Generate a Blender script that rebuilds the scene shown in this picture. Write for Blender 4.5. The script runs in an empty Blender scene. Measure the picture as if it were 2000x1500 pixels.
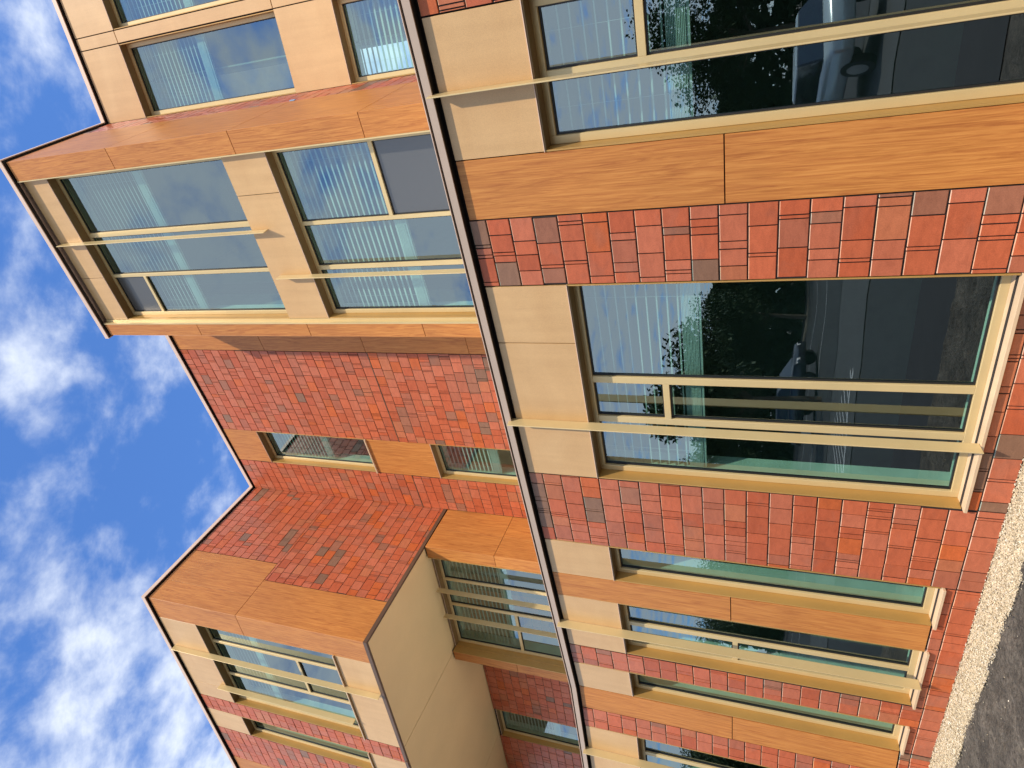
import bpy, bmesh, math, random
from mathutils import Vector, Matrix, noise as mnoise
scene = bpy.context.scene
R = math.radians
random.seed(7)

# ------------------------------------------------------------------ camera
F, PITCH, ROLL, H = 1290.0, R(21.7), R(-1.944), 1.6
cam_d = bpy.data.cameras.new('camera'); cam = bpy.data.objects.new('camera', cam_d)
scene.collection.objects.link(cam); scene.camera = cam
cam_d.sensor_fit = 'HORIZONTAL'; cam_d.sensor_width = 36.0; cam_d.lens = 36.0 * F / 2000.0
cam_d.clip_start = 0.05; cam_d.clip_end = 3000
fwd = Vector((0, math.cos(PITCH), math.sin(PITCH)))
up = Vector((0, -math.sin(PITCH), math.cos(PITCH))); rt = Vector((1, 0, 0))
px, py = -up, -rt                                  # the phone was turned on its side
c, s = math.cos(ROLL), math.sin(ROLL)
ax, ay = c * px + s * py, -s * px + c * py
cam.matrix_world = Matrix(((ax.x, -ay.x, -fwd.x, 0), (ax.y, -ay.y, -fwd.y, 0), (ax.z, -ay.z, -fwd.z, H), (0, 0, 0, 1)))
scene.render.resolution_x = 1024; scene.render.resolution_y = 768

# ------------------------------------------------------------------ light
SUN_EL = R(52)
sh = Vector((0.221, -1.397, 0)).normalized()       # direction towards the sun on the ground
sund = Vector((sh.x * math.cos(SUN_EL), sh.y * math.cos(SUN_EL), math.sin(SUN_EL)))
ld = bpy.data.lights.new('sun', 'SUN'); sun = bpy.data.objects.new('sun', ld); scene.collection.objects.link(sun)
ld.energy = 3.7; ld.angle = R(1.0); ld.color = (1.0, 0.90, 0.76)
sun.rotation_euler = sund.to_track_quat('Z', 'Y').to_euler()
scene.view_settings.view_transform = 'Standard'; scene.view_settings.look = 'None'
scene.view_settings.exposure = 0.58; scene.view_settings.gamma = 1.0

w = bpy.data.worlds.new('World'); scene.world = w; w.use_nodes = True
nt = w.node_tree; N = nt.nodes; L = nt.links
for n in list(N): N.remove(n)
out = N.new('ShaderNodeOutputWorld'); bg = N.new('ShaderNodeBackground'); bg.inputs['Strength'].default_value = 0.15
sky = N.new('ShaderNodeTexSky'); sky.sky_type = 'NISHITA'; sky.sun_disc = False
sky.sun_elevation = SUN_EL; sky.sun_rotation = math.atan2(sh.x, sh.y)
sky.altitude = 300; sky.air_density = 1.0; sky.dust_density = 0.4; sky.ozone_density = 2.0
tc = N.new('ShaderNodeTexCoord')
sep = N.new('ShaderNodeSeparateXYZ'); L.new(tc.outputs['Generated'], sep.inputs[0])
mx = N.new('ShaderNodeMath'); mx.operation = 'MAXIMUM'; mx.inputs[1].default_value = 0.08; L.new(sep.outputs[2], mx.inputs[0])
dv = N.new('ShaderNodeVectorMath'); dv.operation = 'DIVIDE'
cmb = N.new('ShaderNodeCombineXYZ')
for i in range(3): L.new(mx.outputs[0], cmb.inputs[i])
L.new(tc.outputs['Generated'], dv.inputs[0]); L.new(cmb.outputs[0], dv.inputs[1])   # cloud layer plane
def noise(vec, scale, detail, rough, dist, off=(0, 0, 0), sc=(1, 1, 1)):
    mp = N.new('ShaderNodeMapping'); mp.inputs['Location'].default_value = off; mp.inputs['Scale'].default_value = sc
    L.new(vec, mp.inputs[0])
    n = N.new('ShaderNodeTexNoise'); n.inputs['Scale'].default_value = scale; n.inputs['Detail'].default_value = detail
    n.inputs['Roughness'].default_value = rough; n.inputs['Distortion'].default_value = dist
    L.new(mp.outputs[0], n.inputs['Vector']); return n.outputs['Fac']
def math_(op, a, b):
    m = N.new('ShaderNodeMath'); m.operation = op
    for i, v in enumerate((a, b)):
        if isinstance(v, (int, float)): m.inputs[i].default_value = v
        else: L.new(v, m.inputs[i])
    return m.outputs[0]
big = noise(dv.outputs[0], 2.2, 3, 0.5, 0.1, (3.1, 1.7, 0))
fine = noise(dv.outputs[0], 6.5, 10, 0.58, 0.12, (0.6, 4.2, 0), (1.0, 1.1, 1))
s2 = N.new('ShaderNodeSeparateXYZ'); L.new(dv.outputs[0], s2.inputs[0])
xc = math_('MINIMUM', math_('ABSOLUTE', math_('ADD', s2.outputs[0], 0.06), 0.0), 0.8); yc = math_('MAXIMUM', math_('MINIMUM', s2.outputs[1], 0.0), -0.75)
dist = math_('ADD', math_('ADD', math_('MULTIPLY', xc, 0.30), -0.035), math_('MULTIPLY', yc, -0.13))       # thicker cloud towards the east
dens = math_('ADD', math_('ADD', math_('MULTIPLY', big, 0.65), math_('MULTIPLY', fine, 0.85)), dist)
mr = N.new('ShaderNodeMapRange'); mr.interpolation_type = 'SMOOTHSTEP'
mr.inputs['From Min'].default_value = 0.715; mr.inputs['From Max'].default_value = 1.07
L.new(dens, mr.inputs['Value'])
# a bluer, deeper zenith, as the clear air behind the clouds
tint = N.new('ShaderNodeMix'); tint.data_type = 'RGBA'; tint.blend_type = 'MULTIPLY'; tint.inputs['Factor'].default_value = 1.0
tint.inputs['B'].default_value = (0.60, 0.91, 1.32, 1); L.new(sky.outputs[0], tint.inputs['A'])
cm = N.new('ShaderNodeMix'); cm.data_type = 'RGBA'
cm.inputs['B'].default_value = (4.9, 5.2, 5.6, 1)
L.new(math_('MULTIPLY', mr.outputs[0], 0.92), cm.inputs['Factor']); L.new(tint.outputs['Result'], cm.inputs['A'])
L.new(cm.outputs['Result'], bg.inputs['Color']); L.new(bg.outputs[0], out.inputs[0])

# ------------------------------------------------------------------ materials
def new_mat(name):
    m = bpy.data.materials.new(name); m.use_nodes = True
    return m, m.node_tree.nodes, m.node_tree.links, m.node_tree.nodes['Principled BSDF']
def tex(nodes, links, scale, detail=4, rough=.5, dist=0, sc=(1, 1, 1), coord='Object', rnd=False):
    t = nodes.new('ShaderNodeTexCoord'); mp = nodes.new('ShaderNodeMapping'); mp.inputs['Scale'].default_value = sc
    links.new(t.outputs[coord], mp.inputs[0])
    if rnd:
        oi = nodes.new('ShaderNodeObjectInfo'); ml = nodes.new('ShaderNodeMath'); ml.operation = 'MULTIPLY'
        ml.inputs[1].default_value = 57.0; links.new(oi.outputs['Random'], ml.inputs[0]); links.new(ml.outputs[0], mp.inputs['Location'])
    n = nodes.new('ShaderNodeTexNoise'); n.inputs['Scale'].default_value = scale; n.inputs['Detail'].default_value = detail
    n.inputs['Roughness'].default_value = rough; n.inputs['Distortion'].default_value = dist
    links.new(mp.outputs[0], n.inputs['Vector']); return n.outputs['Fac']
def ramp(nodes, links, fac, stops):
    r = nodes.new('ShaderNodeValToRGB'); e = r.color_ramp.elements
    while len(e) < len(stops): e.new(0.5)
    for el, (p, col) in zip(e, stops): el.position = p; el.color = (*col, 1)
    links.new(fac, r.inputs[0]); return r.outputs[0]
def mixc(nodes, links, fac, a, b, mode='MIX'):
    m = nodes.new('ShaderNodeMix'); m.data_type = 'RGBA'; m.blend_type = mode
    for k, v in (('Factor', fac), ('A', a), ('B', b)):
        if isinstance(v, (int, float)): m.inputs[k].default_value = v
        elif isinstance(v, tuple): m.inputs[k].default_value = (*v, 1)
        else: links.new(v, m.inputs[k])
    return m.outputs['Result']
def bump(nodes, links, p, h, strength, distance):
    b = nodes.new('ShaderNodeBump'); b.inputs['Strength'].default_value = strength; b.inputs['Distance'].default_value = distance
    links.new(h, b.inputs['Height']); links.new(b.outputs[0], p.inputs['Normal'])
def simple(name, col, rough=.5, metal=0., var=.12, scale=3., bs=0., spec=.5, fine=None):
    m, n, l, p = new_mat(name)
    f = tex(n, l, scale, 5, .6)
    c = ramp(n, l, f, [(.3, tuple(x * (1 - var) for x in col)), (.7, tuple(min(1, x * (1 + var)) for x in col))])
    if fine:
        f2 = tex(n, l, fine[0], 2, .5)
        c = mixc(n, l, 1.0, c, ramp(n, l, f2, [(.35, (1 - fine[1],) * 3), (.65, (1,) * 3)]), 'MULTIPLY')
    l.new(c, p.inputs['Base Color']); p.inputs['Roughness'].default_value = rough; p.inputs['Metallic'].default_value = metal
    p.inputs['Specular IOR Level'].default_value = spec
    if bs: bump(n, l, p, tex(n, l, scale * 20, 3, .6), bs, .002)
    return m
M = {}
M['panel'] = simple('beige_panel', (.63, .395, .178), .36, 0, .04, 1.3, fine=(230, .16))
n, l = M['panel'].node_tree.nodes, M['panel'].node_tree.links; p = n['Principled BSDF']
src = p.inputs['Base Color'].links[0].from_socket
w1 = tex(n, l, 1.0, 5, .6, .3, (9, 9, .7)); w2 = tex(n, l, 1.0, 4, .6, .6, (1.1, 1.1, 2.4), rnd=True)
c_ = mixc(n, l, 1.0, src, ramp(n, l, w1, [(.35, (.93, .92, .90)), (.6, (1, 1, 1))]), 'MULTIPLY')
l.new(mixc(n, l, 1.0, c_, ramp(n, l, w2, [(.35, (.93, .90, .86)), (.65, (1, 1, 1))]), 'MULTIPLY'), p.inputs['Base Color'])
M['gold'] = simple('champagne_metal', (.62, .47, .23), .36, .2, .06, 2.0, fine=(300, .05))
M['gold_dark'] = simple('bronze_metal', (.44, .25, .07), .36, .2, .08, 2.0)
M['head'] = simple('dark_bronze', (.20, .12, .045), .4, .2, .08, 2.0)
M['coping_b'] = simple('brown_grey_metal', (.42, .32, .245), .4, 0, .06, 2.0)
M['coping'] = simple('coping_metal', (.64, .47, .36), .4, 0, .06, 2.0)
M['dark'] = simple('dark_membrane', (.018, .013, .012), .8)
M['gasket'] = simple('black_gasket', (.012, .012, .012), .45)
M['brown'] = simple('brown_trim', (.10, .055, .03), .5)
M['soffit'] = simple('soffit_board', (.76, .56, .29), .55, 0, .05, .9, fine=(160, .12))
M['sill'] = simple('sill_metal', (.56, .40, .25), .45, 0, .10, 6.0, bs=.1)
M['room'] = simple('plaster', (.20, .215, .20), .8)
M['lining'] = simple('painted_lining', (.55, .62, .58), .6)
M['room_dark'] = simple('carpet', (.03, .03, .028), .9)
M['blind'] = simple('blind_slat', (.40, .42, .42), .5)
M['roof'] = simple('roof_membrane', (.78, .77, .74), .8)  # unseen roof surface, made near-white to bounce light onto the soffit

m, n, l, p = new_mat('wood_grain_panel')
g1 = tex(n, l, 1.0, 10, .66, 2.6, (22, 22, 1.25), rnd=True)
g2 = tex(n, l, 1.0, 5, .55, .6, (110, 110, 2.2), rnd=True)
g3 = tex(n, l, 1.0, 3, .5, .5, (1.6, 1.6, .7), rnd=True)
col = ramp(n, l, g1, [(.30, (.35, .110, .027)), (.42, (.46, .168, .040)), (.55, (.55, .220, .052)), (.72, (.62, .27, .070))])
col = mixc(n, l, 1.0, col, ramp(n, l, g2, [(.30, (.80, .75, .70)), (.55, (1, 1, 1))]), 'MULTIPLY')
col = mixc(n, l, 1.0, col, ramp(n, l, g3, [(.3, (.86, .86, .90)), (.7, (1.0, 1.0, 1.0))]), 'MULTIPLY')
l.new(col, p.inputs['Base Color']); p.inputs['Roughness'].default_value = .46
bump(n, l, p, g2, .12, .001); p.inputs['Specular IOR Level'].default_value = .3; M['wood'] = m

m, n, l, p = new_mat('terracotta_tile')
at = n.new('ShaderNodeAttribute'); at.attribute_name = 'tilecol'
f1 = tex(n, l, 1.0, 4, .55, .4, (3.2, 3.2, 5.0)); f2 = tex(n, l, 220, 2, .5); f3 = tex(n, l, 1.0, 5, .6, .5, (9, 9, 26))
col = mixc(n, l, ramp(n, l, f1, [(.56, (0, 0, 0)), (.76, (.32, .32, .32))]), at.outputs['Color'], (.24, .13, .095))
col = mixc(n, l, 1.0, col, ramp(n, l, f3, [(.3, (.82, .80, .80)), (.6, (1, 1, 1))]), 'MULTIPLY')
col = mixc(n, l, 1.0, col, ramp(n, l, f2, [(.3, (.80, .80, .80)), (.65, (1.06, 1.06, 1.06))]), 'MULTIPLY')
l.new(col, p.inputs['Base Color']); p.inputs['Roughness'].default_value = .38
p.inputs['Specular IOR Level'].default_value = .28; bump(n, l, p, f2, .15, .001); M['tile'] = m

m, n, l, p = new_mat('coated_glass'); n.remove(p)
o_ = n['Material Output']; tr = n.new('ShaderNodeBsdfTransparent'); tr.inputs[0].default_value = (.60, .86, .77, 1)
gl = n.new('ShaderNodeBsdfGlossy'); gl.inputs['Roughness'].default_value = 0.0; gl.inputs['Color'].default_value = (.80, .96, 1.0, 1)
fr = n.new('ShaderNodeFresnel'); io = n.new('ShaderNodeMapRange'); io.inputs['To Min'].default_value = 2.9; io.inputs['To Max'].default_value = 1 / 2.9
ge = n.new('ShaderNodeNewGeometry'); l.new(ge.outputs['Backfacing'], io.inputs['Value']); l.new(io.outputs[0], fr.inputs['IOR'])
nz = tex(n, l, 1.3, 1, .4); bp = n.new('ShaderNodeBump'); bp.inputs['Strength'].default_value = .22; bp.inputs['Distance'].default_value = .012
l.new(nz, bp.inputs['Height']); l.new(bp.outputs[0], gl.inputs['Normal'])
mxs = n.new('ShaderNodeMixShader'); l.new(fr.outputs[0], mxs.inputs[0]); l.new(tr.outputs[0], mxs.inputs[1]); l.new(gl.outputs[0], mxs.inputs[2])
l.new(mxs.outputs[0], o_.inputs['Surface']); M['glass'] = m
m, n, l, p = new_mat('screened_glass'); n.remove(p)
o_ = n['Material Output']; tr = n.new('ShaderNodeBsdfDiffuse'); tr.inputs[0].default_value = (.07, .07, .066, 1)
gl = n.new('ShaderNodeBsdfGlossy'); gl.inputs['Roughness'].default_value = .25; gl.inputs['Color'].default_value = (.8, .85, .9, 1)
mxs = n.new('ShaderNodeMixShader'); mxs.inputs[0].default_value = .10; l.new(tr.outputs[0], mxs.inputs[1]); l.new(gl.outputs[0], mxs.inputs[2])
l.new(mxs.outputs[0], o_.inputs['Surface']); M['screen'] = m

m, n, l, p = new_mat('soil')
f1 = tex(n, l, 3.4, 9, .7, .5); f2 = tex(n, l, 30, 6, .7); f3 = tex(n, l, 130, 2, .5)
col = ramp(n, l, f1, [(.35, (.085, .072, .055)), (.5, (.155, .132, .102)), (.65, (.24, .205, .16))])
col = mixc(n, l, 1.0, col, ramp(n, l, f2, [(.38, (.42, .42, .42)), (.58, (1, 1, 1))]), 'MULTIPLY')
col = mixc(n, l, ramp(n, l, f3, [(.68, (0, 0, 0)), (.73, (.6, .6, .6))]), col, (.32, .28, .23))
l.new(col, p.inputs['Base Color']); p.inputs['Roughness'].default_value = .9
bump(n, l, p, f2, 1.0, .06); M['soil'] = m
m, n, l, p = new_mat('gravel_stone')
oi = n.new('ShaderNodeAttribute'); oi.attribute_name = 'tilecol'; l.new(oi.outputs['Color'], p.inputs['Base Color']); p.inputs['Roughness'].default_value = .8
M['stone'] = m
M['asphalt'] = simple('asphalt', (.022, .022, .023), .85, 0, .2, 1.5, fine=(120, .3))
M['concrete'] = simple('concrete', (.055, .055, .054), .8, 0, .1, .8, fine=(60, .15))
M['paint'] = simple('road_paint', (.40, .40, .39), .6, 0, .06, 3)
M['bark'] = simple('bark', (.09, .065, .045), .9, 0, .3, 6)
m, n, l, p = new_mat('leaf')
f1 = tex(n, l, 1.2, 3, .6)
l.new(ramp(n, l, f1, [(.3, (.018, .040, .012)), (.7, (.045, .085, .022))]), p.inputs['Base Color']); p.inputs['Roughness'].default_value = .6
M['leaf'] = m
M['rubber'] = simple('rubber', (.02, .02, .02), .8)
M['rim'] = simple('alloy', (.5, .5, .5), .3, .9)
M['carglass'] = simple('car_window', (.02, .025, .03), .05)
M['lamp_glass'] = simple('headlight_lens', (.7, .7, .7), .15)
M['paint_teal'] = simple('car_paint_pale', (.42, .50, .52), .25, .3, .03)
M['paint_dark'] = simple('car_paint_dark', (.03, .035, .05), .2, .3, .03)
M['paint_white'] = simple('car_paint_white', (.7, .7, .7), .25, 0, .03)

# ------------------------------------------------------------------ mesh helpers
class MB:
    def __init__(s): s.v = []; s.f = []; s.c = []
    def add(s, vs, fs, col=None):
        b = len(s.v); s.v += [tuple(v) for v in vs]; s.f += [tuple(b + i for i in f) for f in fs]
        s.c += [col or (1, 1, 1)] * len(fs)
    def hexa(s, p, col=None):           # 8 points: bottom ring 0-3, top ring 4-7
        s.add(p, [(3, 2, 1, 0), (4, 5, 6, 7), (0, 1, 5, 4), (1, 2, 6, 5), (2, 3, 7, 6), (3, 0, 4, 7)], col)
    def prism(s, ring, z0, z1, col=None):
        n_ = len(ring); vs = [(x, y, z0) for x, y in ring] + [(x, y, z1) for x, y in ring]
        fs = [tuple(reversed(range(n_))), tuple(range(n_, 2 * n_))] + [(i, (i + 1) % n_, n_ + (i + 1) % n_, n_ + i) for i in range(n_)]
        s.add(vs, fs, col)
    def build(s, name, mat, parent=None, origin=None, bev=0, smooth=False, cols=False, fixn=True):
        me = bpy.data.meshes.new(name)
        o = origin or (BASE if parent is not None else Vector((0, 0, 0)))
        me.from_pydata([(v[0] - o[0], v[1] - o[1], v[2] - o[2]) for v in s.v], [], s.f); me.materials.append(mat)
        if cols:
            at = me.attributes.new('tilecol', 'FLOAT_COLOR', 'FACE')
            at.data.foreach_set('color', [x for c_ in s.c for x in (*c_, 1)])
        if fixn: bm = bmesh.new(); bm.from_mesh(me); bmesh.ops.recalc_face_normals(bm, faces=bm.faces); bm.to_mesh(me); bm.free()
        if smooth: me.polygons.foreach_set('use_smooth', [True] * len(me.polygons))
        ob = bpy.data.objects.new(name, me); scene.collection.objects.link(ob)
        if parent is not None: ob.parent = parent
        elif origin: ob.location = origin
        if bev:
            md = ob.modifiers.new('bevel', 'BEVEL'); md.width = bev; md.segments = 1; md.limit_method = 'ANGLE'
        return ob
class PL:
    """a vertical facade plane: u runs along it (towards the far end), o is metres out from it, z is height"""
    def __init__(s, ox, oy, deg):
        a = R(deg); s.o = Vector((ox, oy, 0)); s.u = Vector((-math.cos(a), math.sin(a), 0)); s.n = Vector((-math.sin(a), -math.cos(a), 0))
    def P(s, u, o, z): return s.o + s.u * u + s.n * o + Vector((0, 0, z))
    def xy(s, u, o=0): q = s.P(u, o, 0); return (q.x, q.y)
    def box(s, mb, u0, u1, o0, o1, z0, z1, col=None):
        mb.hexa([s.P(u0, o0, z0), s.P(u1, o0, z0), s.P(u1, o1, z0), s.P(u0, o1, z0),
                 s.P(u0, o0, z1), s.P(u1, o0, z1), s.P(u1, o1, z1), s.P(u0, o1, z1)], col)
BASE = Vector((-0.898, 5.888, 0))
bld = bpy.data.objects.new('apartment_building', None); scene.collection.objects.link(bld); bld.location = BASE
bld['label'] = 'stepped building clad in red terracotta tile, wood-grain and beige panels, with gold window frames'
bld['category'] = 'building'

A = PL(-.898, 5.888, 36.0)                 # ground-floor front wall
_b = A.P(3.443, 0, 0); B = PL(_b.x, _b.y, 28.8)   # the same wall past its bend
BAY = PL(2.816, 5.842, 36.0)               # projecting bay of the upper floors
BS = PL(2.816, 5.842, 180 - 53.6)          # its right-hand side (u runs away from the camera)
REC = PL(.660, 8.613, 36.0)                # wall set back beside the bay
FAR = PL(-3.902, 8.331, 28.8)              # far overhanging volume, front
_i = Vector((-2.32, 10.80, 0)); _d = _i - FAR.o
FS = PL(-3.902, 8.331, 180 - math.degrees(math.atan2(_d.y, _d.x)))   # its side
UR = PL(3.906, 7.323, 28.8)                # wall to the right of the bay
B2 = PL(-2.828, 9.978, 28.8)               # second-floor bay under the overhang
_d2 = _i - B2.o; B2S = PL(-2.828, 9.978, 180 - math.degrees(math.atan2(_d2.y, _d2.x)))
BK = PL(-5.898, 12.681, 28.8)              # wall under the overhang
for q in (BS, FS, B2S): q.n = Vector((-q.u.y, q.u.x, 0)) * -1   # outward is to the right of u here

# ---- cladding
PAL = [((.50, .122, .052), 32), ((.46, .104, .042), 26), ((.49, .140, .070), 26), ((.52, .118, .034), 6), ((.41, .125, .066), 9), ((.33, .130, .074), 5), ((.24, .125, .076), 3.5), ((.46, .145, .066), 8)]
COLS, WTS = [c_ for c_, _ in PAL], [w_ for _, w_ in PAL]
def tile_face(mb, pl, u0, u1, z0, z1, zref, seed, ob=0.0):
    rg = random.Random(seed); CH = .18; G = .0045
    k = math.floor((z0 - zref) / CH)
    while zref + k * CH < z1 - .004:
        za, zb = max(z0, zref + k * CH + G), min(z1, zref + (k + 1) * CH - G)
        if zb - za > .012:
            u = u0 - rg.random() * .2; prev = None
            while u < u1:
                r_ = rg.random()
                wd = .026 if r_ < .20 else rg.choice((.055, .075)) if r_ < .32 else rg.uniform(.10, .15) if r_ < .55 else rg.uniform(.15, .225)
                ua, ub = max(u, u0), min(u + wd, u1)
                c0 = prev if (prev and (wd < .03 or rg.random() < .30)) else rg.choices(COLS, WTS)[0]
                prev = c0; v_ = rg.uniform(.92, 1.08); col = tuple(x * v_ for x in c0)
                if ub - ua > .012:
                    g = .0039; a_, b_ = ua + g, ub - g; e = .0038; f = .0012; j = rg.uniform(-.0018, .0018) + ob
                    tl = rg.uniform(-.0008, .0008); za2 = za + rg.uniform(-.0012, .0012); zb2 = zb + rg.uniform(-.0012, .0012)
                    P = pl.P
                    vs = [P(a_ + f, j + tl, za2 + e), P(b_ - f, j + tl, za2 + e), P(b_ - f, j - tl, zb2 - e), P(a_ + f, j - tl, zb2 - e),
                          P(a_, j - e, za2), P(b_, j - e, za2), P(b_, j - e, zb2), P(a_, j - e, zb2),
                          P(a_, ob - .012, za2), P(b_, ob - .012, za2), P(b_, ob - .012, zb2), P(a_, ob - .012, zb2)]
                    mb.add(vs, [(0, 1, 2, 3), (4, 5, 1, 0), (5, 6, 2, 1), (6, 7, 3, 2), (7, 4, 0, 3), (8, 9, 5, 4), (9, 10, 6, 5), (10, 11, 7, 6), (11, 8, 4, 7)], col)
                    sunlit_lip = (min(.8, col[0] * 1.35), col[1] * 2.6 + .05, col[2] * 3.2 + .06); mb.c[-6] = sunlit_lip; mb.c[-2] = sunlit_lip; mb.c[-1] = mb.c[-3] = (.05, .022, .018)  # top edges coloured paler: sun highlight painted into the tile colour
                u += wd
        k += 1
def tiles(pl, rects, zref, seed, label=None, ob=0.0):
    if len(rects) > 1:
        for i, q in enumerate(rects): tiles(pl, [q], zref, seed * 7 + i, label, ob)
        return
    mb = MB()
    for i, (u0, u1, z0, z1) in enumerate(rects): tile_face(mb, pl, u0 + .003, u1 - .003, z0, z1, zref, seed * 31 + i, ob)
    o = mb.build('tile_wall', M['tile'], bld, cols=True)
    jb = MB()
    for (u0, u1, z0, z1) in rects: pl.box(jb, u0 + .004, u1 - .004, ob - .029, ob - .0085, z0 + .001, z1 - .001)
    jb.build('tile_joint', M['dark'], o)
    if label: o['label'] = label
    return o
G_ = .004
def panel(pl, u0, u1, z0, z1, kind='panel', ob=0.0, label=None, gz=G_, gu=G_):
    mb = MB(); pl.box(mb, u0 + gu, u1 - gu, ob - .018, ob, z0 + gz, z1 - gz)
    o = mb.build('wood_panel' if kind == 'wood' else 'beige_panel', M[kind], bld, bev=.0012)
    if label: o['label'] = label
    return o
def wall(pl, u0, u1, z0, z1, holes, o0=-.32, o1=-.03, name='backing_wall'):
    mb = MB(); us = sorted({u0, u1, *[h[0] for h in holes], *[h[1] for h in holes]}); us = [x for x in us if u0 <= x <= u1]
    for a_, b_ in zip(us, us[1:]):
        if b_ - a_ < 1e-4: continue
        mid = (a_ + b_) / 2; hs = sorted((max(z0, h[2]), min(z1, h[3])) for h in holes if h[0] < mid < h[1])
        z = z0
        for q0, q1 in hs:
            if q0 > z: pl.box(mb, a_, b_, o0, o1, z, q0)
            z = max(z, q1)
        if z < z1: pl.box(mb, a_, b_, o0, o1, z, z1)
    mb.build(name, M['dark'], bld)
def fin(pl, u, z0, z1, ob=0.0, p_=.105, label=None):
    mb = MB(); t = .0045
    ch = .03
    P = pl.P
    mb.add([P(u - t, ob + .003, z0), P(u + t, ob + .003, z0), P(u + t, ob + p_, z0 - .012), P(u - t, ob + p_, z0 - .012),
            P(u - t, ob + .003, z1), P(u + t, ob + .003, z1), P(u + t, ob + p_, z1 - .004), P(u - t, ob + p_, z1 - .004)],
           [(3, 2, 1, 0), (4, 5, 6, 7), (0, 1, 5, 4), (1, 2, 6, 5), (2, 3, 7, 6), (3, 0, 4, 7)])
    o = mb.build('sunshade_fin', M['gold'], bld, bev=.0015)
    if label: o['label'] = label
def window(pl, u0, u1, z0, z1, bars=(), trans=(), blind=None, ob=0.0, sill=True, fw=.055, label=None, screen=(), jambs=True, fold=.0, stripes=None, closed=False):
    fo, fi, go = ob - .115, ob - .175, ob - .150            # frame front, frame back, glass
    fr_ = MB()
    pl.box(fr_, u0 + .012, u0 + .012 + fw, fi, fo, z0, z1); pl.box(fr_, u1 - .012 - fw, u1 - .012, fi, fo, z0, z1)
    ua, ub = u0 + .012 + fw, u1 - .012 - fw
    pl.box(fr_, ua, ub, fi, fo - .001, z0, z0 + fw); pl.box(fr_, ua, ub, fi, fo - .001, z1 - fw, z1)
    cells = []; edges = [ua] + [x for b in bars for x in (b[0] - b[1] / 2, b[0] + b[1] / 2)] + [ub]
    for b in bars: pl.box(fr_, b[0] - b[1] / 2, b[0] + b[1] / 2, fi, fo - .002, z0 + fw, z1 - fw)
    for i in range(0, len(edges), 2):
        ca, cb = edges[i], edges[i + 1]; zs = [z0 + fw, z1 - fw]
        for ci, tz in trans:
            if ci == i // 2: pl.box(fr_, ca, cb, fi, fo - .003, tz - .026, tz + .026); zs = sorted(zs + [tz - .026, tz + .026])
        for j in range(0, len(zs), 2): cells.append((i // 2, j // 2, ca, cb, zs[j], zs[j + 1]))
    win = fr_.build('window', M['gold'], bld, bev=.002)
    if label: win['label'] = label
    for ci, cj, ca, cb, za, zb in cells:
        g = MB()
        for (a0, a1, b0, b1) in ((ca, ca + .012, za, zb), (cb - .012, cb, za, zb), (ca + .012, cb - .012, za, za + .012), (ca + .012, cb - .012, zb - .012, zb)):
            pl.box(g, a0, a1, go - .012, go + .012, b0, b1)
        g.build('gasket', M['gasket'], win)
        sc_ = (ci, cj) in screen
        gp = MB(); P = pl.P
        gp.add([P(ca + .011, go, za + .011), P(cb - .011, go, za + .011), P(cb - .011, go, zb - .011), P(ca + .011, go, zb - .011)], [(3, 2, 1, 0)])
        gp.build('glass_pane', M['screen'] if sc_ else M['glass'], win, fixn=False)
    t = .011; f0 = ob - .003
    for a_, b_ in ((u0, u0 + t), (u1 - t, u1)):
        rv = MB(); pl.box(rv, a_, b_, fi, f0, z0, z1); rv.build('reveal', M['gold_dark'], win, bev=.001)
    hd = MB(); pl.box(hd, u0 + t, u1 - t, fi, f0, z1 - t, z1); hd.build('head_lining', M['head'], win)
    lp = MB(); pl.box(lp, u0, u1, ob - .012, ob + .005, z1 - .001, z1 + .0035); lp.build('edge_lip', M['coping'], win)
    if sill:
        sl = MB(); P = pl.P; a_, b_ = u0 - .004, u1 + .004
        sl.hexa([P(a_, ob + .032, z0 - .034), P(b_, ob + .032, z0 - .034), P(b_, fo, z0 - .02), P(a_, fo, z0 - .02),
                 P(a_, ob + .032, z0 - .012), P(b_, ob + .032, z0 - .012), P(b_, fo + .002, z0 + .006), P(a_, fo + .002, z0 + .006)])
        sl.build('window_sill', M['sill'], win, bev=.002)
    ln = MB()
    pl.box(ln, u0 - .001, u0 + .012, ob - .40, fi - .001, z0, z1); pl.box(ln, u1 - .012, u1 + .001, ob - .40, fi - .001, z0, z1)
    pl.box(ln, u0 + .012, u1 - .012, ob - .40, fi - .001, z0 - .001, z0 + .012); pl.box(ln, u0 + .012, u1 - .012, ob - .40, fi - .001, z1 - .012, z1 + .001)
    ln.build('inner_lining', M['lining'], win)
    if blind:
        bl = MB(); z = z1 - .06; P = pl.P; bo = ob - .235
        a_, b_ = u0 + .04, u1 - .04
        pl.box(bl, a_, b_, bo - .03, bo + .03, z1 - .05, z1 - .014)
        while z > blind + .11:
            if closed:
                bl.hexa([P(a_, bo - .011, z + .016), P(b_, bo - .011, z + .016), P(b_, bo + .011, z - .020), P(a_, bo + .011, z - .020),
                         P(a_, bo - .008, z + .018), P(b_, bo - .008, z + .018), P(b_, bo + .014, z - .018), P(a_, bo + .014, z - .018)])
            else:
                bl.hexa([P(a_, bo - .024, z + .006), P(b_, bo - .024, z + .006), P(b_, bo + .024, z - .012), P(a_, bo + .024, z - .012),
                         P(a_, bo - .024, z + .009), P(b_, bo - .024, z + .009), P(b_, bo + .024, z - .003), P(a_, bo + .024, z - .003)])
            z -= .078
        k = 0
        for q in range(12): pl.box(bl, a_, b_, bo - .026 - (q % 2) * .002, bo + .026 + (q % 2) * .002, blind + .012 + q * .010, blind + .012 + q * .010 + .007)
        pl.box(bl, a_, b_, bo - .02, bo + .02, blind - .012, blind + .010)
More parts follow.
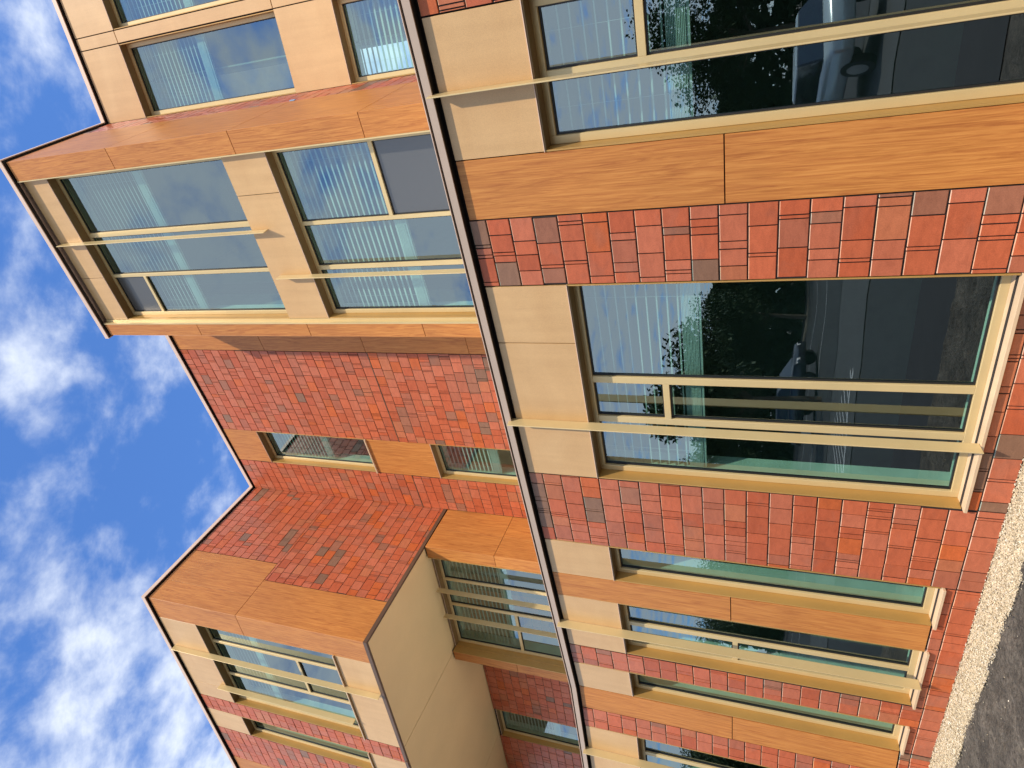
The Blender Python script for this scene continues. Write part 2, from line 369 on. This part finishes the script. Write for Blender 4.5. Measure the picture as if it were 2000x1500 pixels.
        for uu in (a_ + .18, b_ - .18): pl.box(bl, uu - .001, uu + .001, bo + .026, bo + .028, blind, z1 - .05)
        bl.build('venetian_blind', M['blind'], win)
    return win
def room(pl, u0, u1, z0, z1, depth=3.2, o0=-.325):
    mb = MB(); t = .02; o1 = o0 - depth
    pl.box(mb, u0, u1, o1 - t, o1, z0, z1); pl.box(mb, u0 - t, u0, o1, o0, z0, z1); pl.box(mb, u1, u1 + t, o1, o0, z0, z1)
    pl.box(mb, u0, u1, o1, o0, z1, z1 + t)
    mb.build('interior_room', M['room'], bld)
    fl = MB(); pl.box(fl, u0, u1, o1, o0, z0 - t, z0); fl.build('interior_floor', M['room_dark'], bld)

# =========================================================== ground floor
ZT, ZH, ZS = 3.722, 3.06, .28
ZR = .172
holesA = [(-3.908, -3.012, ZS, ZH), (-2.033, -.092, ZS, ZH), (.817, 1.325, ZS, ZH), (1.69, 2.575, ZS, ZH), (2.945, 3.436, ZS, ZH)]
wall(A, -7.0, 3.443, -.1, 3.80, holesA)
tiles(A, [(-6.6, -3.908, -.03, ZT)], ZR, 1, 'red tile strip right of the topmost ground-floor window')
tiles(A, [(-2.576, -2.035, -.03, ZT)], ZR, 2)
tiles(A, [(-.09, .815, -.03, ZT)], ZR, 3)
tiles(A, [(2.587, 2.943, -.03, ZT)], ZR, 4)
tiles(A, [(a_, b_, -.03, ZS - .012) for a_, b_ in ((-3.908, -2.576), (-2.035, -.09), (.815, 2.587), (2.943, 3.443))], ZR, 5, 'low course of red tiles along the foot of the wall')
panel(A, -3.908, -3.012, ZH, ZT, gz=.002, label='beige panel with a fin across its middle, above the right-hand window')
panel(A, -2.033, -1.522, ZH, ZT); panel(A, -1.522, -.092, ZH, ZT)
panel(A, .817, 1.325, ZH, ZT); panel(A, 1.69, 2.580, ZH, ZT); panel(A, 2.945, 3.443, ZH, ZT)
for u0, u1 in ((-3.012, -2.576), (1.327, 1.69)):
    panel(A, u0, u1, 1.93, ZT, 'wood'); panel(A, u0, u1, ZS, 1.93, 'wood')
window(A, *holesA[0], bars=[(-3.45, .06)], trans=[(0, 2.40)], blind=2.14)
window(A, *holesA[1], bars=[(-1.10, .062), (-.69, .062)], trans=[(1, 2.41)], blind=2.14)
window(A, *holesA[2])
window(A, *holesA[3], bars=[(2.17, .06)], trans=[(1, 1.90)])
window(A, *holesA[4])
fin(A, -3.46, .27, 3.775); fin(A, -.735, .275, 3.775); fin(A, 2.13, .275, 3.775)
holesB = [(.757, 1.68, ZS, ZH)]
wall(B, 0, 6, -.1, 3.80, holesB)
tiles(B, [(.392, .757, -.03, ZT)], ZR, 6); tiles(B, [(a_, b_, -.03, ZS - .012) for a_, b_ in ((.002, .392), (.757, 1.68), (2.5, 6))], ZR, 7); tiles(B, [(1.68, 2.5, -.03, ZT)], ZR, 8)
panel(B, .004, .392, 1.93, ZT, 'wood'); panel(B, .004, .392, ZS, 1.93, 'wood'); panel(B, .757, 1.68, ZH, ZT)
panel(B, 2.5, 3.4, ZS, ZT, 'wood')
window(B, *holesB[0], bars=[(1.22, .06)], trans=[(1, 1.90)])
fin(B, 1.187, .275, 3.775)
room(A, -6.4, 3.2, .02, 3.3, 3.6); room(B, .6, 3.5, .03, 3.28, 2.4)

def offset_path(pts, d):
    out_ = []
    for i, p_ in enumerate(pts):
        p_ = Vector(p_); ns = []
        if i > 0: e = (p_ - Vector(pts[i - 1])).normalized(); ns.append(Vector((-e.y, e.x)))
        if i < len(pts) - 1: e = (Vector(pts[i + 1]) - p_).normalized(); ns.append(Vector((-e.y, e.x)))
        if len(ns) == 1: m_ = ns[0] * d
        else: b_ = (ns[0] + ns[1]).normalized(); m_ = b_ * (d / max(.3, b_.dot(ns[0])))
        out_.append((p_.x + m_.x, p_.y + m_.y))
    return out_
def strip(mb, pts, d0, d1, z0, z1):
    a_, b_ = offset_path(pts, d0), offset_path(pts, d1)
    for i in range(len(pts) - 1): mb.prism([a_[i], a_[i + 1], b_[i + 1], b_[i]], z0, z1)
lower = [A.xy(-7), A.xy(3.443), B.xy(6)]
mb = MB(); strip(mb, lower, .038, .050, 3.750, 3.806); strip(mb, lower, -.2, .030, 3.790, 3.800)
mb.build('roof_coping', M['coping_b'], bld)['label'] = 'slim brown-grey metal edge along the top of the ground-floor wall'
mb = MB(); strip(mb, lower, -.30, .056, 3.822, 3.827); mb.build('coping_cap', M['coping'], bld)
mb = MB(); strip(mb, lower, .0, .030, 3.800, 3.822); mb.build('coping_groove', M['dark'], bld)
mb = MB(); strip(mb, lower, -.028, .0395, 3.752, 3.758); mb.build('coping_shade_strip', M['dark'], bld)  # near-black strip painting in the shade below the coping
mb = MB(); mb.prism([A.xy(-7, -.3), A.xy(3.443, -.3), B.xy(6, -.3), B.xy(6, -9), A.xy(-7, -7)], 3.62, 3.78)
mb.build('roof_slab', M['roof'], bld)

# =========================================================== upper floors
Z1 = 11.54
# --- bay
wall(BAY, 0.03, 2.75, 3.7, 11.56, [(.285, 2.535, 7.905, 11.055), (.285, 2.535, 4.6, 7.24)], -.40, -.10)
zj = [3.8, 5.79, 7.59, 9.60, Z1]
for za, zb in zip(zj, zj[1:]):
    panel(BAY, .0, .27, za, zb, 'wood', gu=.001); panel(BAY, 2.58, 2.78, za, zb, 'wood', gu=.001)
for a_, b_, c_ in ((.27, .284, .006), (2.566, 2.58, .006), (2.534, 2.566, -.060)):
    mb = MB(); BAY.box(mb, a_, b_, -.10, c_, 3.8, Z1); mb.build('bay_trim', M['gold'], bld)
mb = MB(); BAY.box(mb, .02, .27, -.098, -.019, 3.8, Z1); BAY.box(mb, 2.58, 2.76, -.098, -.019, 3.8, Z1)
mb.build('backing_wall', M['dark'], bld)
panel(BAY, .284, 1.814, 11.055, Z1, ob=-.07); panel(BAY, 1.814, 2.534, 11.055, Z1, ob=-.07)
panel(BAY, .284, .786, 7.24, 7.905, ob=-.07, gz=.001); panel(BAY, .786, 2.534, 7.24, 7.905, ob=-.07, gz=.001)
window(BAY, .284, 2.534, 7.905, 11.055, bars=[(1.19, .07), (1.845, .05)], trans=[(2, 10.37)], blind=9.56, ob=-.07, sill=False, screen=((2, 1),), closed=True)
window(BAY, .284, 2.534, 4.6, 7.24, bars=[(1.24, .05), (1.845, .06)], trans=[(0, 5.88)], blind=5.78, ob=-.07, sill=False, screen=((0, 0),), closed=True)
fin(BAY, 1.236, 7.64, 11.5, ob=-.07, p_=.115); fin(BAY, 1.878, 3.9, 7.75, ob=-.07, p_=.115)
room(BAY, .12, 2.62, 7.6, 11.3, 3.0, -.405); room(BAY, .12, 2.62, 4.2, 7.5, 3.0, -.405)
# bay side, right (u runs back from the front corner)
for za, zb in zip(zj, zj[1:]): panel(BS, .0, 1.29, za, zb, 'wood', gu=.001)
tiles(BS, [(1.29, 1.84, 3.8, Z1)], 7.58, 11)
mb = MB(); BS.box(mb, .02, 2.1, -.25, -.03, 3.7, 11.56); mb.build('backing_wall', M['dark'], bld)
# bay side, left (faces away)
mb = MB(); q0, q1 = BAY.P(2.78, 0, 0), REC.P(-.60, 0, 0)
mb.prism([(q0.x, q0.y), (q0.x + .02, q0.y - .0), (q1.x + .02, q1.y), (q1.x, q1.y)], 3.8, Z1); mb.build('wood_panel', M['wood'], bld)
mb = MB(); BS.box(mb, 1.30, 1.34, .002, .010, 7.52, 7.60); mb.build('blue_tape', simple('blue_tape', (.25, .40, .62), .6), bld)
# --- set-back wall
holesR = [(2.13, 2.91, 8.30, 10.72), (2.13, 2.91, 4.6, 6.985)]
wall(REC, -.8, 3.72, 3.7, 11.56, holesR)
for za, zb in zip(zj, zj[1:]): panel(REC, -.62, .302, za, zb, 'wood', label='wood-grain strip between the bay and the red tiles' if za == 7.59 else None)
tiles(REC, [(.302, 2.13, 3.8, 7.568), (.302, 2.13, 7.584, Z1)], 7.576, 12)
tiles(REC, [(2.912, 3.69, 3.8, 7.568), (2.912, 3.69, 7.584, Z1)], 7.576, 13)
panel(REC, 2.13, 2.91, 10.72, Z1, 'wood'); panel(REC, 2.13, 2.91, 6.985, 8.30, 'wood')
window(REC, *holesR[0], blind=9.35, closed=True, sill=True); window(REC, *holesR[1], blind=5.9, closed=True, sill=True)
mb = MB(); REC.box(mb, .302, 2.13, -.02, .004, 7.570, 7.582); REC.box(mb, 2.912, 3.69, -.02, .004, 7.570, 7.582); mb.build('flashing', M['brown'], bld)
room(REC, 1.6, 3.5, 7.7, 11.2, 2.6); room(REC, 1.6, 3.5, 4.2, 7.5, 2.6)
# --- far volume, side
panel(FS, .0, .413, 9.61, Z1, 'wood', gu=.001); panel(FS, .413, 1.134, 9.61, Z1, 'wood'); panel(FS, .0, .755, 7.15, 9.61, 'wood', gu=.001)
LS = 2.94
tiles(FS, [(1.136, LS, 9.61, Z1), (.757, LS, 7.15, 9.605)], 7.576, 14)
mb = MB(); FS.box(mb, .02, LS + .2, -.25, -.03, 7.14, 11.56); mb.build('backing_wall', M['dark'], bld)
# --- far volume, front
holesF = [(.455, 2.468, 7.85, 10.68), (2.862, 3.40, 7.90, 10.69)]
wall(FAR, .03, 9.0, 7.14, 11.56, holesF)
panel(FAR, .0, .455, 9.61, Z1, 'wood', gu=.001); panel(FAR, .0, .455, 7.15, 9.61, 'wood', gu=.001)
panel(FAR, .455, 2.084, 10.68, Z1, gz=.002); panel(FAR, 2.084, 2.468, 10.68, Z1, gz=.002); panel(FAR, .455, 2.468, 7.15, 7.85, gz=.002)
window(FAR, *holesF[0], bars=[(.96, .06), (1.79, .06)], trans=[(1, 8.82)], blind=9.7, closed=True)
fin(FAR, 1.15, 7.16, 11.5); fin(FAR, 1.98, 7.88, 10.80)
tiles(FAR, [(2.470, 2.860, 7.15, Z1)], 7.576, 15); tiles(FAR, [(3.402, 4.34, 7.15, Z1)], 7.576, 16)
panel(FAR, 2.862, 3.40, 10.69, Z1, gz=.002); panel(FAR, 2.862, 3.40, 7.15, 7.90, gz=.002)
window(FAR, *holesF[1])
panel(FAR, 4.34, 5.3, 9.61, Z1, 'wood'); panel(FAR, 4.34, 5.3, 7.15, 9.61, 'wood'); tiles(FAR, [(5.3, 8.8, 7.15, Z1)], 7.576, 17)
room(FAR, .3, 3.8, 7.4, 11.3, 2.3)
# --- soffit under the far volume
for k, (a_, b_) in enumerate(((-9, 2.482), (2.496, 6.046), (6.060, 9.0))):
    ring = [FAR.xy(0.02, -.02), FAR.xy(b_, -.02), FAR.xy(b_, -3.4), FAR.xy(-.21, -3.4)] if k == 0 else [FAR.xy(a_, -.02), FAR.xy(b_, -.02), FAR.xy(b_, -3.4), FAR.xy(a_, -3.4)]
    mb = MB(); mb.prism(ring, 7.10, 7.115); mb.build('soffit_panel', M['soffit'], bld)
mb = MB(); mb.prism([FAR.xy(.03, -.03), FAR.xy(9, -.03), FAR.xy(9, -3.4), FAR.xy(-.2, -3.4)], 7.118, 7.14); mb.build('soffit_backing', M['dark'], bld)
mb = MB(); strip(mb, [(_i.x, _i.y), (FAR.o.x, FAR.o.y), FAR.xy(9)], -.03, .012, 7.088, 7.148)
mb.build('drip_edge', M['brown'], bld)
# --- wall right of the bay
holesU = [(-1.02, -.004, 7.87, 10.73), (-3.4, -1.21, 7.87, 10.73), (-1.0, -.004, 4.6, 6.96), (-3.4, -1.21, 4.6, 6.96)]
wall(UR, -8, .3, 3.7, 11.56, holesU)
for u0, u1 in ((-1.03, -.001), (-3.4, -1.205)):
    panel(UR, u0, u1, 10.73, Z1, gz=.003); panel(UR, u0, u1, 6.96, 7.87, gz=.003)
panel(UR, -1.2, -1.035, 10.735, Z1); panel(UR, -1.2, -1.035, 7.875, 10.73); panel(UR, -1.2, -1.035, 4.0, 7.87)
window(UR, *holesU[0], blind=9.35, closed=True, sill=False); window(UR, *holesU[1], bars=[(-2.2, .06)], blind=9.35, closed=True, sill=False)
window(UR, *holesU[2], blind=5.5, closed=True, sill=False); window(UR, *holesU[3], bars=[(-2.2, .06)], blind=5.5, closed=True, sill=False)
tiles(UR, [(-7.5, -3.4, 3.8, Z1)], 7.576, 18)
room(UR, -3.8, -.5, 7.5, 11.3, 2.4); room(UR, -3.8, -.5, 4.1, 7.4, 2.4)
# --- second-floor bay under the overhang
wall(B2, .03, 2.74, 3.7, 7.09, [(.25, 2.545, 4.6, 7.05)], -.45, -.15)
z2 = [3.8, 5.79, 7.07]
for za, zb in zip(z2, z2[1:]):
    panel(B2, .0, .236, za, zb, 'wood', gu=.001); panel(B2, 2.56, 2.77, za, zb, 'wood', gu=.001)
    panel(B2S, .0, .44, za, zb, 'wood', gu=.001); panel(B2S, .44, .96, za, zb, 'wood')
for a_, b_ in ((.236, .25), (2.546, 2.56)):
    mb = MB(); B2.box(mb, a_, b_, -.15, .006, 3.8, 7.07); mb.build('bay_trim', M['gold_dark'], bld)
mb = MB(); B2.box(mb, .02, .236, -.148, -.019, 3.8, 7.09); B2.box(mb, 2.56, 2.75, -.148, -.019, 3.8, 7.09); B2S.box(mb, .02, 1.0, -.2, -.03, 3.8, 7.09)
mb.build('backing_wall', M['dark'], bld)
window(B2, .25, 2.546, 4.6, 7.06, bars=[(.95, .06), (1.56, .06)], trans=[(2, 5.74)], blind=5.82, closed=True, ob=-.12, sill=False)
fin(B2, .99, 3.95, 7.05, ob=-.05); fin(B2, 1.62, 3.95, 7.05, ob=-.05)
room(B2, .1, 2.62, 4.2, 7.08, 2.0, -.455)
# --- wall under the overhang
holesK = [(1.37, 2.26, 4.9, 7.03)]
wall(BK, -2.3, 6, 3.7, 7.09, holesK)
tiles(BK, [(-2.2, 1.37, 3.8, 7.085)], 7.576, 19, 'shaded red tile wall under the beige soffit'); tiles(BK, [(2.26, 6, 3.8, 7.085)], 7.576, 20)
window(BK, *holesK[0], blind=5.7, closed=True); panel(BK, 1.37, 2.26, 3.8, 4.9, 'wood')
room(BK, .9, 2.8, 4.3, 7.08, 2.0)
# --- roof coping and slab
BE = BAY.P(2.78, 0, 0); RJ = REC.P(-.60, 0, 0)
top = [UR.xy(-8), UR.xy(0), BAY.xy(0), (BE.x, BE.y), (RJ.x, RJ.y), (_i.x, _i.y), FAR.xy(0), FAR.xy(9)]
mb = MB(); strip(mb, top, -.30, .042, 11.634, 11.65); strip(mb, top, .030, .042, 11.572, 11.634)
mb.build('roof_coping', M['coping'], bld)['label'] = 'thin pale metal coping stepping along the roof edge'
mb = MB(); strip(mb, top, -.028, .0295, 11.580, 11.586); mb.build('coping_shade_strip', M['dark'], bld)  # dark colour stands in for shade under the roof coping
mb = MB(); back = [FAR.xy(9, -7), UR.xy(-8, -9)]
ring = offset_path(top, -.25)
bmr = MB(); vs = [(x, y, 11.5) for x, y in ring + back]; bmr.add(vs, [tuple(range(len(vs)))]); bmr.build('roof_slab', M['roof'], bld)
# small end cap on the soffit edge
mb = MB(); FAR.box(mb, 2.78, 2.90, -.02, .03, 7.075, 7.125); mb.build('edge_bracket', M['brown'], bld, bev=.004)

# =========================================================== ground
def structure(ob, kind='structure'): ob['kind'] = kind; return ob
mb = MB(); S = 900
mb.add([(-S, -S, -.06), (S, -S, -.06), (S, S, -.06), (-S, S, -.06)], [(0, 1, 2, 3)])
structure(mb.build('ground', M['soil']))
# uneven soil beside the wall
mb = MB(); nu, no = 520, 170; vs = []
for i in range(nu + 1):
    for j in range(no + 1):
        u = -2 + 9 * i / nu; o = .45 + 2.0 * (j / no) ** 1.5
        q = A.P(u, o, 0)
        h = .022 * mnoise.noise(Vector((q.x * 3, q.y * 3, 0))) + .012 * mnoise.noise(Vector((q.x * 11, q.y * 11, 2))) + .007 * mnoise.noise(Vector((q.x * 31, q.y * 31, 5))) + .004 * mnoise.noise(Vector((q.x * 75, q.y * 75, 8)))
        h += -.015 - (.04 if j == 0 else 0); fade = 1 if j < no - 8 else max(0, (no - j) / 8)
        vs.append((q.x, q.y, h * fade - .055 * (1 - fade)))
fs = [(i * (no + 1) + j, (i + 1) * (no + 1) + j, (i + 1) * (no + 1) + j + 1, i * (no + 1) + j + 1) for i in range(nu) for j in range(no)]
mb.add(vs, fs); structure(mb.build('soil_bed', M['soil'], smooth=True))
# gravel strip: thousands of small stones
mb = MB(); rg = random.Random(3)
octa = [(1, 0, 0), (0, 1, 0), (-1, 0, 0), (0, -1, 0), (0, 0, 1), (0, 0, -1)]
of = [(0, 1, 4), (1, 2, 4), (2, 3, 4), (3, 0, 4), (1, 0, 5), (2, 1, 5), (3, 2, 5), (0, 3, 5)]
scol = [(.58, .48, .31), (.52, .42, .27), (.62, .54, .38), (.42, .34, .22), (.56, .48, .34), (.30, .25, .17), (.68, .62, .50)]
def stone(q, r_, col):
    a_ = rg.uniform(0, 6.28); ca, sa = math.cos(a_), math.sin(a_); sx, sy, sz = r_ * rg.uniform(.8, 1.4), r_ * rg.uniform(.7, 1.1), r_ * rg.uniform(.5, .9)
    tx, ty = rg.uniform(-.5, .5), rg.uniform(-.5, .5); vs = []
    for x, y, z in octa:
        x, y, z = x * sx * rg.uniform(.75, 1.15), y * sy * rg.uniform(.75, 1.15), z * sz
        z2_ = z + tx * x + ty * y; vs.append((q[0] + ca * x - sa * y, q[1] + sa * x + ca * y, q[2] + z2_))
    mb.add(vs, of, col)
def shade(f_): return tuple(min(.9, x * f_) for x in rg.choice(scol))
for k in range(26000):
    u = rg.uniform(-1.2, 6.0); o = rg.uniform(-.01, .50 + rg.gauss(0, .008))
    pl, uu = (A, u) if u < 3.40 else (B, u - 3.443)
    if pl is B and uu < .02 * o: continue
    q = pl.P(uu, o, rg.uniform(-.015, .004)); stone(q, rg.uniform(.004, .0085), shade(rg.uniform(.75, 1.08)))
g_ = mb.build('gravel', M['stone'], cols=True); g_['kind'] = 'stuff'; g_['label'] = 'cream gravel strip along the foot of the wall'
mb = MB()
for pl, a_, b_ in ((A, -7, 3.443), (B, 0, 6)): mb.add([pl.P(a_, -.02, -.012), pl.P(b_, -.02, -.012), pl.P(b_, .49, -.012), pl.P(a_, .49, -.012)], [(0, 1, 2, 3)], (.60, .50, .34))
structure(mb.build('gravel_bed', M['stone'], cols=True))
mb = MB()
for k in range(900):                                    # loose pebbles along the edge and on the soil
    u = rg.uniform(-1.5, 6.5); o = .50 + abs(rg.gauss(0, .03)) if rg.random() < .55 else rg.uniform(.5, 2.0)
    q = A.P(u, o, -.012 + rg.uniform(0, .006))
    if u > 3.3: q = B.P(u - 3.443, o, -.008)
    dk = rg.random() < .5
    stone(q, rg.uniform(.003, .008), (.03, .028, .028) if dk else shade(rg.uniform(.4, .95)))
g_ = mb.build('loose_pebbles', M['stone'], cols=True); g_['kind'] = 'stuff'; g_['label'] = 'black and pale pebbles scattered along the gravel edge'

# =========================================================== across the yard (seen mirrored in the glass)
def sheet(name, mat, o0, o1, z, u0=-60, u1=60):
    mb = MB(); mb.add([A.P(u0, o0, z), A.P(u1, o0, z), A.P(u1, o1, z), A.P(u0, o1, z)], [(0, 1, 2, 3)]); return structure(mb.build(name, mat))
sheet('yard', M['asphalt'], 2.4, 8.3, -.052)
sheet('path', M['concrete'], 8.4, 13.5, -.040)
sheet('road', M['asphalt'], 13.7, 33, -.048)
mb = MB()
for o in (19.5, 26): A.box(mb, -60, 60, o, o + .12, -.047, -.042)
structure(mb.build('road_marking', M['paint']))
mb = MB()
a0 = Vector(A.P(11.6, 12.2, 0)); 
for k in range(9):
    A.box(mb, 5.6 + k * .5, 5.72 + k * .5, 9.6, 9.6 + .35 * (k + 1), -.036, -.033)
A.box(mb, 5.3, 10.2, 9.35, 9.55, -.036, -.033)
structure(mb.build('path_marking', M['paint']))
def tree(x, y, h, r_, seed, label, nleaf=13000):
    rg = random.Random(seed)
    root = bpy.data.objects.new('tree', None); scene.collection.objects.link(root); root.location = (x, y, -.06)
    root['label'] = label; root['category'] = 'tree'; root['group'] = 'trees across the road'
    tb = MB()
    def limb(p0, p1, r0, r1, n_=8):
        d = (p1 - p0).normalized(); a_ = d.orthogonal().normalized(); b_ = d.cross(a_)
        vs = [p0 + (a_ * math.cos(t) + b_ * math.sin(t)) * r0 for t in [6.283 * i / n_ for i in range(n_)]] + [p1 + (a_ * math.cos(t) + b_ * math.sin(t)) * r1 for t in [6.283 * i / n_ for i in range(n_)]]
        tb.add(vs, [(i, (i + 1) % n_, n_ + (i + 1) % n_, n_ + i) for i in range(n_)] + [tuple(range(n_, 2 * n_))])
    fork = Vector((rg.uniform(-.2, .2), rg.uniform(-.2, .2), h * .38)); limb(Vector((0, 0, 0)), fork, .05 * h * .6, .03 * h * .6)
    clumps = []
    for k in range(11):
        a_ = rg.uniform(0, 6.28); e = Vector((math.cos(a_) * r_ * rg.uniform(.2, .85), math.sin(a_) * r_ * rg.uniform(.2, .85), h * rg.uniform(.45, .95)))
        limb(fork, e, .018 * h * .6, .005 * h, 5); clumps.append((e, r_ * rg.uniform(.32, .55)))
    tb.build('trunk', M['bark'], root, origin=Vector((0, 0, 0)))
    lb = MB()
    for k in range(nleaf):
        e, cr = rg.choice(clumps); d = Vector((rg.gauss(0, 1), rg.gauss(0, 1), rg.gauss(0, .8))).normalized() * cr * rg.uniform(.25, 1.02)
        q = e + d; a_ = Vector((rg.gauss(0, 1), rg.gauss(0, 1), rg.gauss(0, 1))).normalized(); b_ = a_.orthogonal().normalized(); s_ = rg.uniform(.07, .15)
        lb.add([q - a_ * s_, q + b_ * s_ * .55, q + a_ * s_, q - b_ * s_ * .55], [(0, 1, 2, 3)])
    lb.build('crown', M['leaf'], root, origin=Vector((0, 0, 0)))
kinds = ['tall bushy tree at the far end of the road, mirrored in the large window', 'broad round tree beside the tall one', 'low spreading tree left of the lamp-free gap', 'slim young tree nearest the parked dark car', 'wide dark tree behind the pale car', 'tall narrow tree at the row end', 'dense tree closest to the right-hand window reflection', 'short bushy tree filling the row', 'tall spreading tree beyond the last parked car', 'large leaning tree where the road ends']
for i, (u, o, h, r_) in enumerate(((2, 36, 8.2, 4.2), (10, 38, 7.2, 4.6), (19, 36, 6.2, 4.0), (27, 37, 7.0, 4.4), (36, 38, 7.6, 4.6), (-7, 35, 8.0, 4.6), (12, 17.3, 6.4, 2.6), (46, 37, 7.0, 4.8), (-17, 36, 8, 4.8), (56, 40, 8, 5))):
    q = A.P(u, o, 0); tree(q.x, q.y, h, r_, 40 + i, kinds[i])
# dense hedge behind the trees
mb = MB(); rg = random.Random(77)
for k in range(26000):
    u = rg.uniform(-30, 62); o = 40 + rg.uniform(0, 1.8); top_ = 5.6 + 1.1 * mnoise.noise(Vector((u * .16, 3, 0))) + .5 * mnoise.noise(Vector((u * .7, 9, 0)))
    q = A.P(u, o, rg.uniform(-.05, top_)); a_ = Vector((rg.gauss(0, 1), rg.gauss(0, 1), rg.gauss(0, 1))).normalized(); b_ = a_.orthogonal().normalized(); s_ = rg.uniform(.3, .55)
    mb.add([q - a_ * s_, q + b_ * s_ * .6, q + a_ * s_, q - b_ * s_ * .6], [(0, 1, 2, 3)])
hd = mb.build('hedge', M['leaf']); hd['kind'] = 'stuff'; hd['label'] = 'dense dark hedge beyond the road'
def car(x, y, rz, paint, label):
    root = bpy.data.objects.new('parked_car', None); scene.collection.objects.link(root); root.location = (x, y, -.045); root.rotation_euler = (0, 0, rz)
    root['label'] = label; root['category'] = 'car'; root['group'] = 'cars parked across the yard'
    prof = [(-2.1, .45), (-2.15, .75), (-1.95, .95), (-1.25, 1.02), (-.6, 1.02), (.9, 1.02), (1.75, .98), (2.05, .85), (2.1, .45)]
    O = Vector((0, 0, 0)); mb = MB()
    secs = [(-.88, .90), (-.80, 1.0), (.80, 1.0), (.88, .90)]; vs = []
    for yy, sc_ in secs: vs += [(px_ * (.985 if abs(yy) > .85 else 1), yy, .22 + (pz - .22) * (sc_ if pz > .5 else 1) - .0) for px_, pz in prof]
    n_ = len(prof); fs = [(s_ * n_ + i, s_ * n_ + (i + 1) % n_, (s_ + 1) * n_ + (i + 1) % n_, (s_ + 1) * n_ + i) for s_ in range(3) for i in range(n_)]
    fs += [tuple(range(n_)), tuple(range(3 * n_, 4 * n_))]; mb.add(vs, fs)
    mb.build('body', paint, root, origin=O, bev=.04, smooth=True)
    mb = MB(); r0 = [(-1.35, 1.0), (1.7, .97), (1.15, 1.44), (-.55, 1.47)]
    mb.add([(a_, -.78 if z_ < 1.1 else -.60, z_) for a_, z_ in r0] + [(a_, .78 if z_ < 1.1 else .60, z_) for a_, z_ in r0], [(0, 1, 2, 3), (4, 5, 6, 7), (0, 1, 5, 4), (1, 2, 6, 5), (2, 3, 7, 6), (3, 0, 4, 7)])
    mb.build('cabin_glass', M['carglass'], root, origin=O, bev=.03)
    mb = MB(); mb.hexa([(-.55, -.58, 1.46), (1.13, -.58, 1.435), (1.13, .58, 1.435), (-.55, .58, 1.46), (-.5, -.52, 1.50), (1.05, -.52, 1.475), (1.05, .52, 1.475), (-.5, .52, 1.50)])
    mb.build('roof', paint, root, origin=O)
    for wx in (-1.32, 1.32):
        for sy in (-1, 1):
            mb = MB(); rr = [(wx + .32 * math.cos(6.283 * i / 20), .32 + .32 * math.sin(6.283 * i / 20)) for i in range(20)]
            mb.add([(a_, sy * .72, b_) for a_, b_ in rr] + [(a_, sy * .90, b_) for a_, b_ in rr], [tuple(range(20)), tuple(range(20, 40))] + [(i, (i + 1) % 20, 20 + (i + 1) % 20, 20 + i) for i in range(20)])
            wh = mb.build('wheel', M['rubber'], root, origin=O)
            mb = MB(); rr = [(wx + .2 * math.cos(6.283 * i / 16), .32 + .2 * math.sin(6.283 * i / 16)) for i in range(16)]
            mb.add([(a_, sy * .89, b_) for a_, b_ in rr] + [(a_, sy * .91, b_) for a_, b_ in rr], [tuple(range(16)), tuple(range(16, 32))] + [(i, (i + 1) % 16, 16 + (i + 1) % 16, 16 + i) for i in range(16)])
            mb.build('rim', M['rim'], wh, origin=O)
    for sy in (-1, 1):
        mb = MB(); mb.hexa([(-2.16, sy * .5, .68), (-2.0, sy * .5, .68), (-2.0, sy * .8, .68), (-2.12, sy * .8, .68), (-2.13, sy * .5, .82), (-1.95, sy * .5, .84), (-1.95, sy * .8, .84), (-2.08, sy * .8, .82)])
        mb.build('headlight', M['lamp_glass'], root, origin=O)
for (x, y, rz, pt, lb) in ((-7.6, -4.6, R(15), M['paint_teal'], 'pale blue-grey hatchback standing alone in the yard'),
                           (-24.5, -2.5, R(144), M['paint_dark'], 'dark hatchback at the kerb across the road')):
    car(x, y, rz, pt, lb)
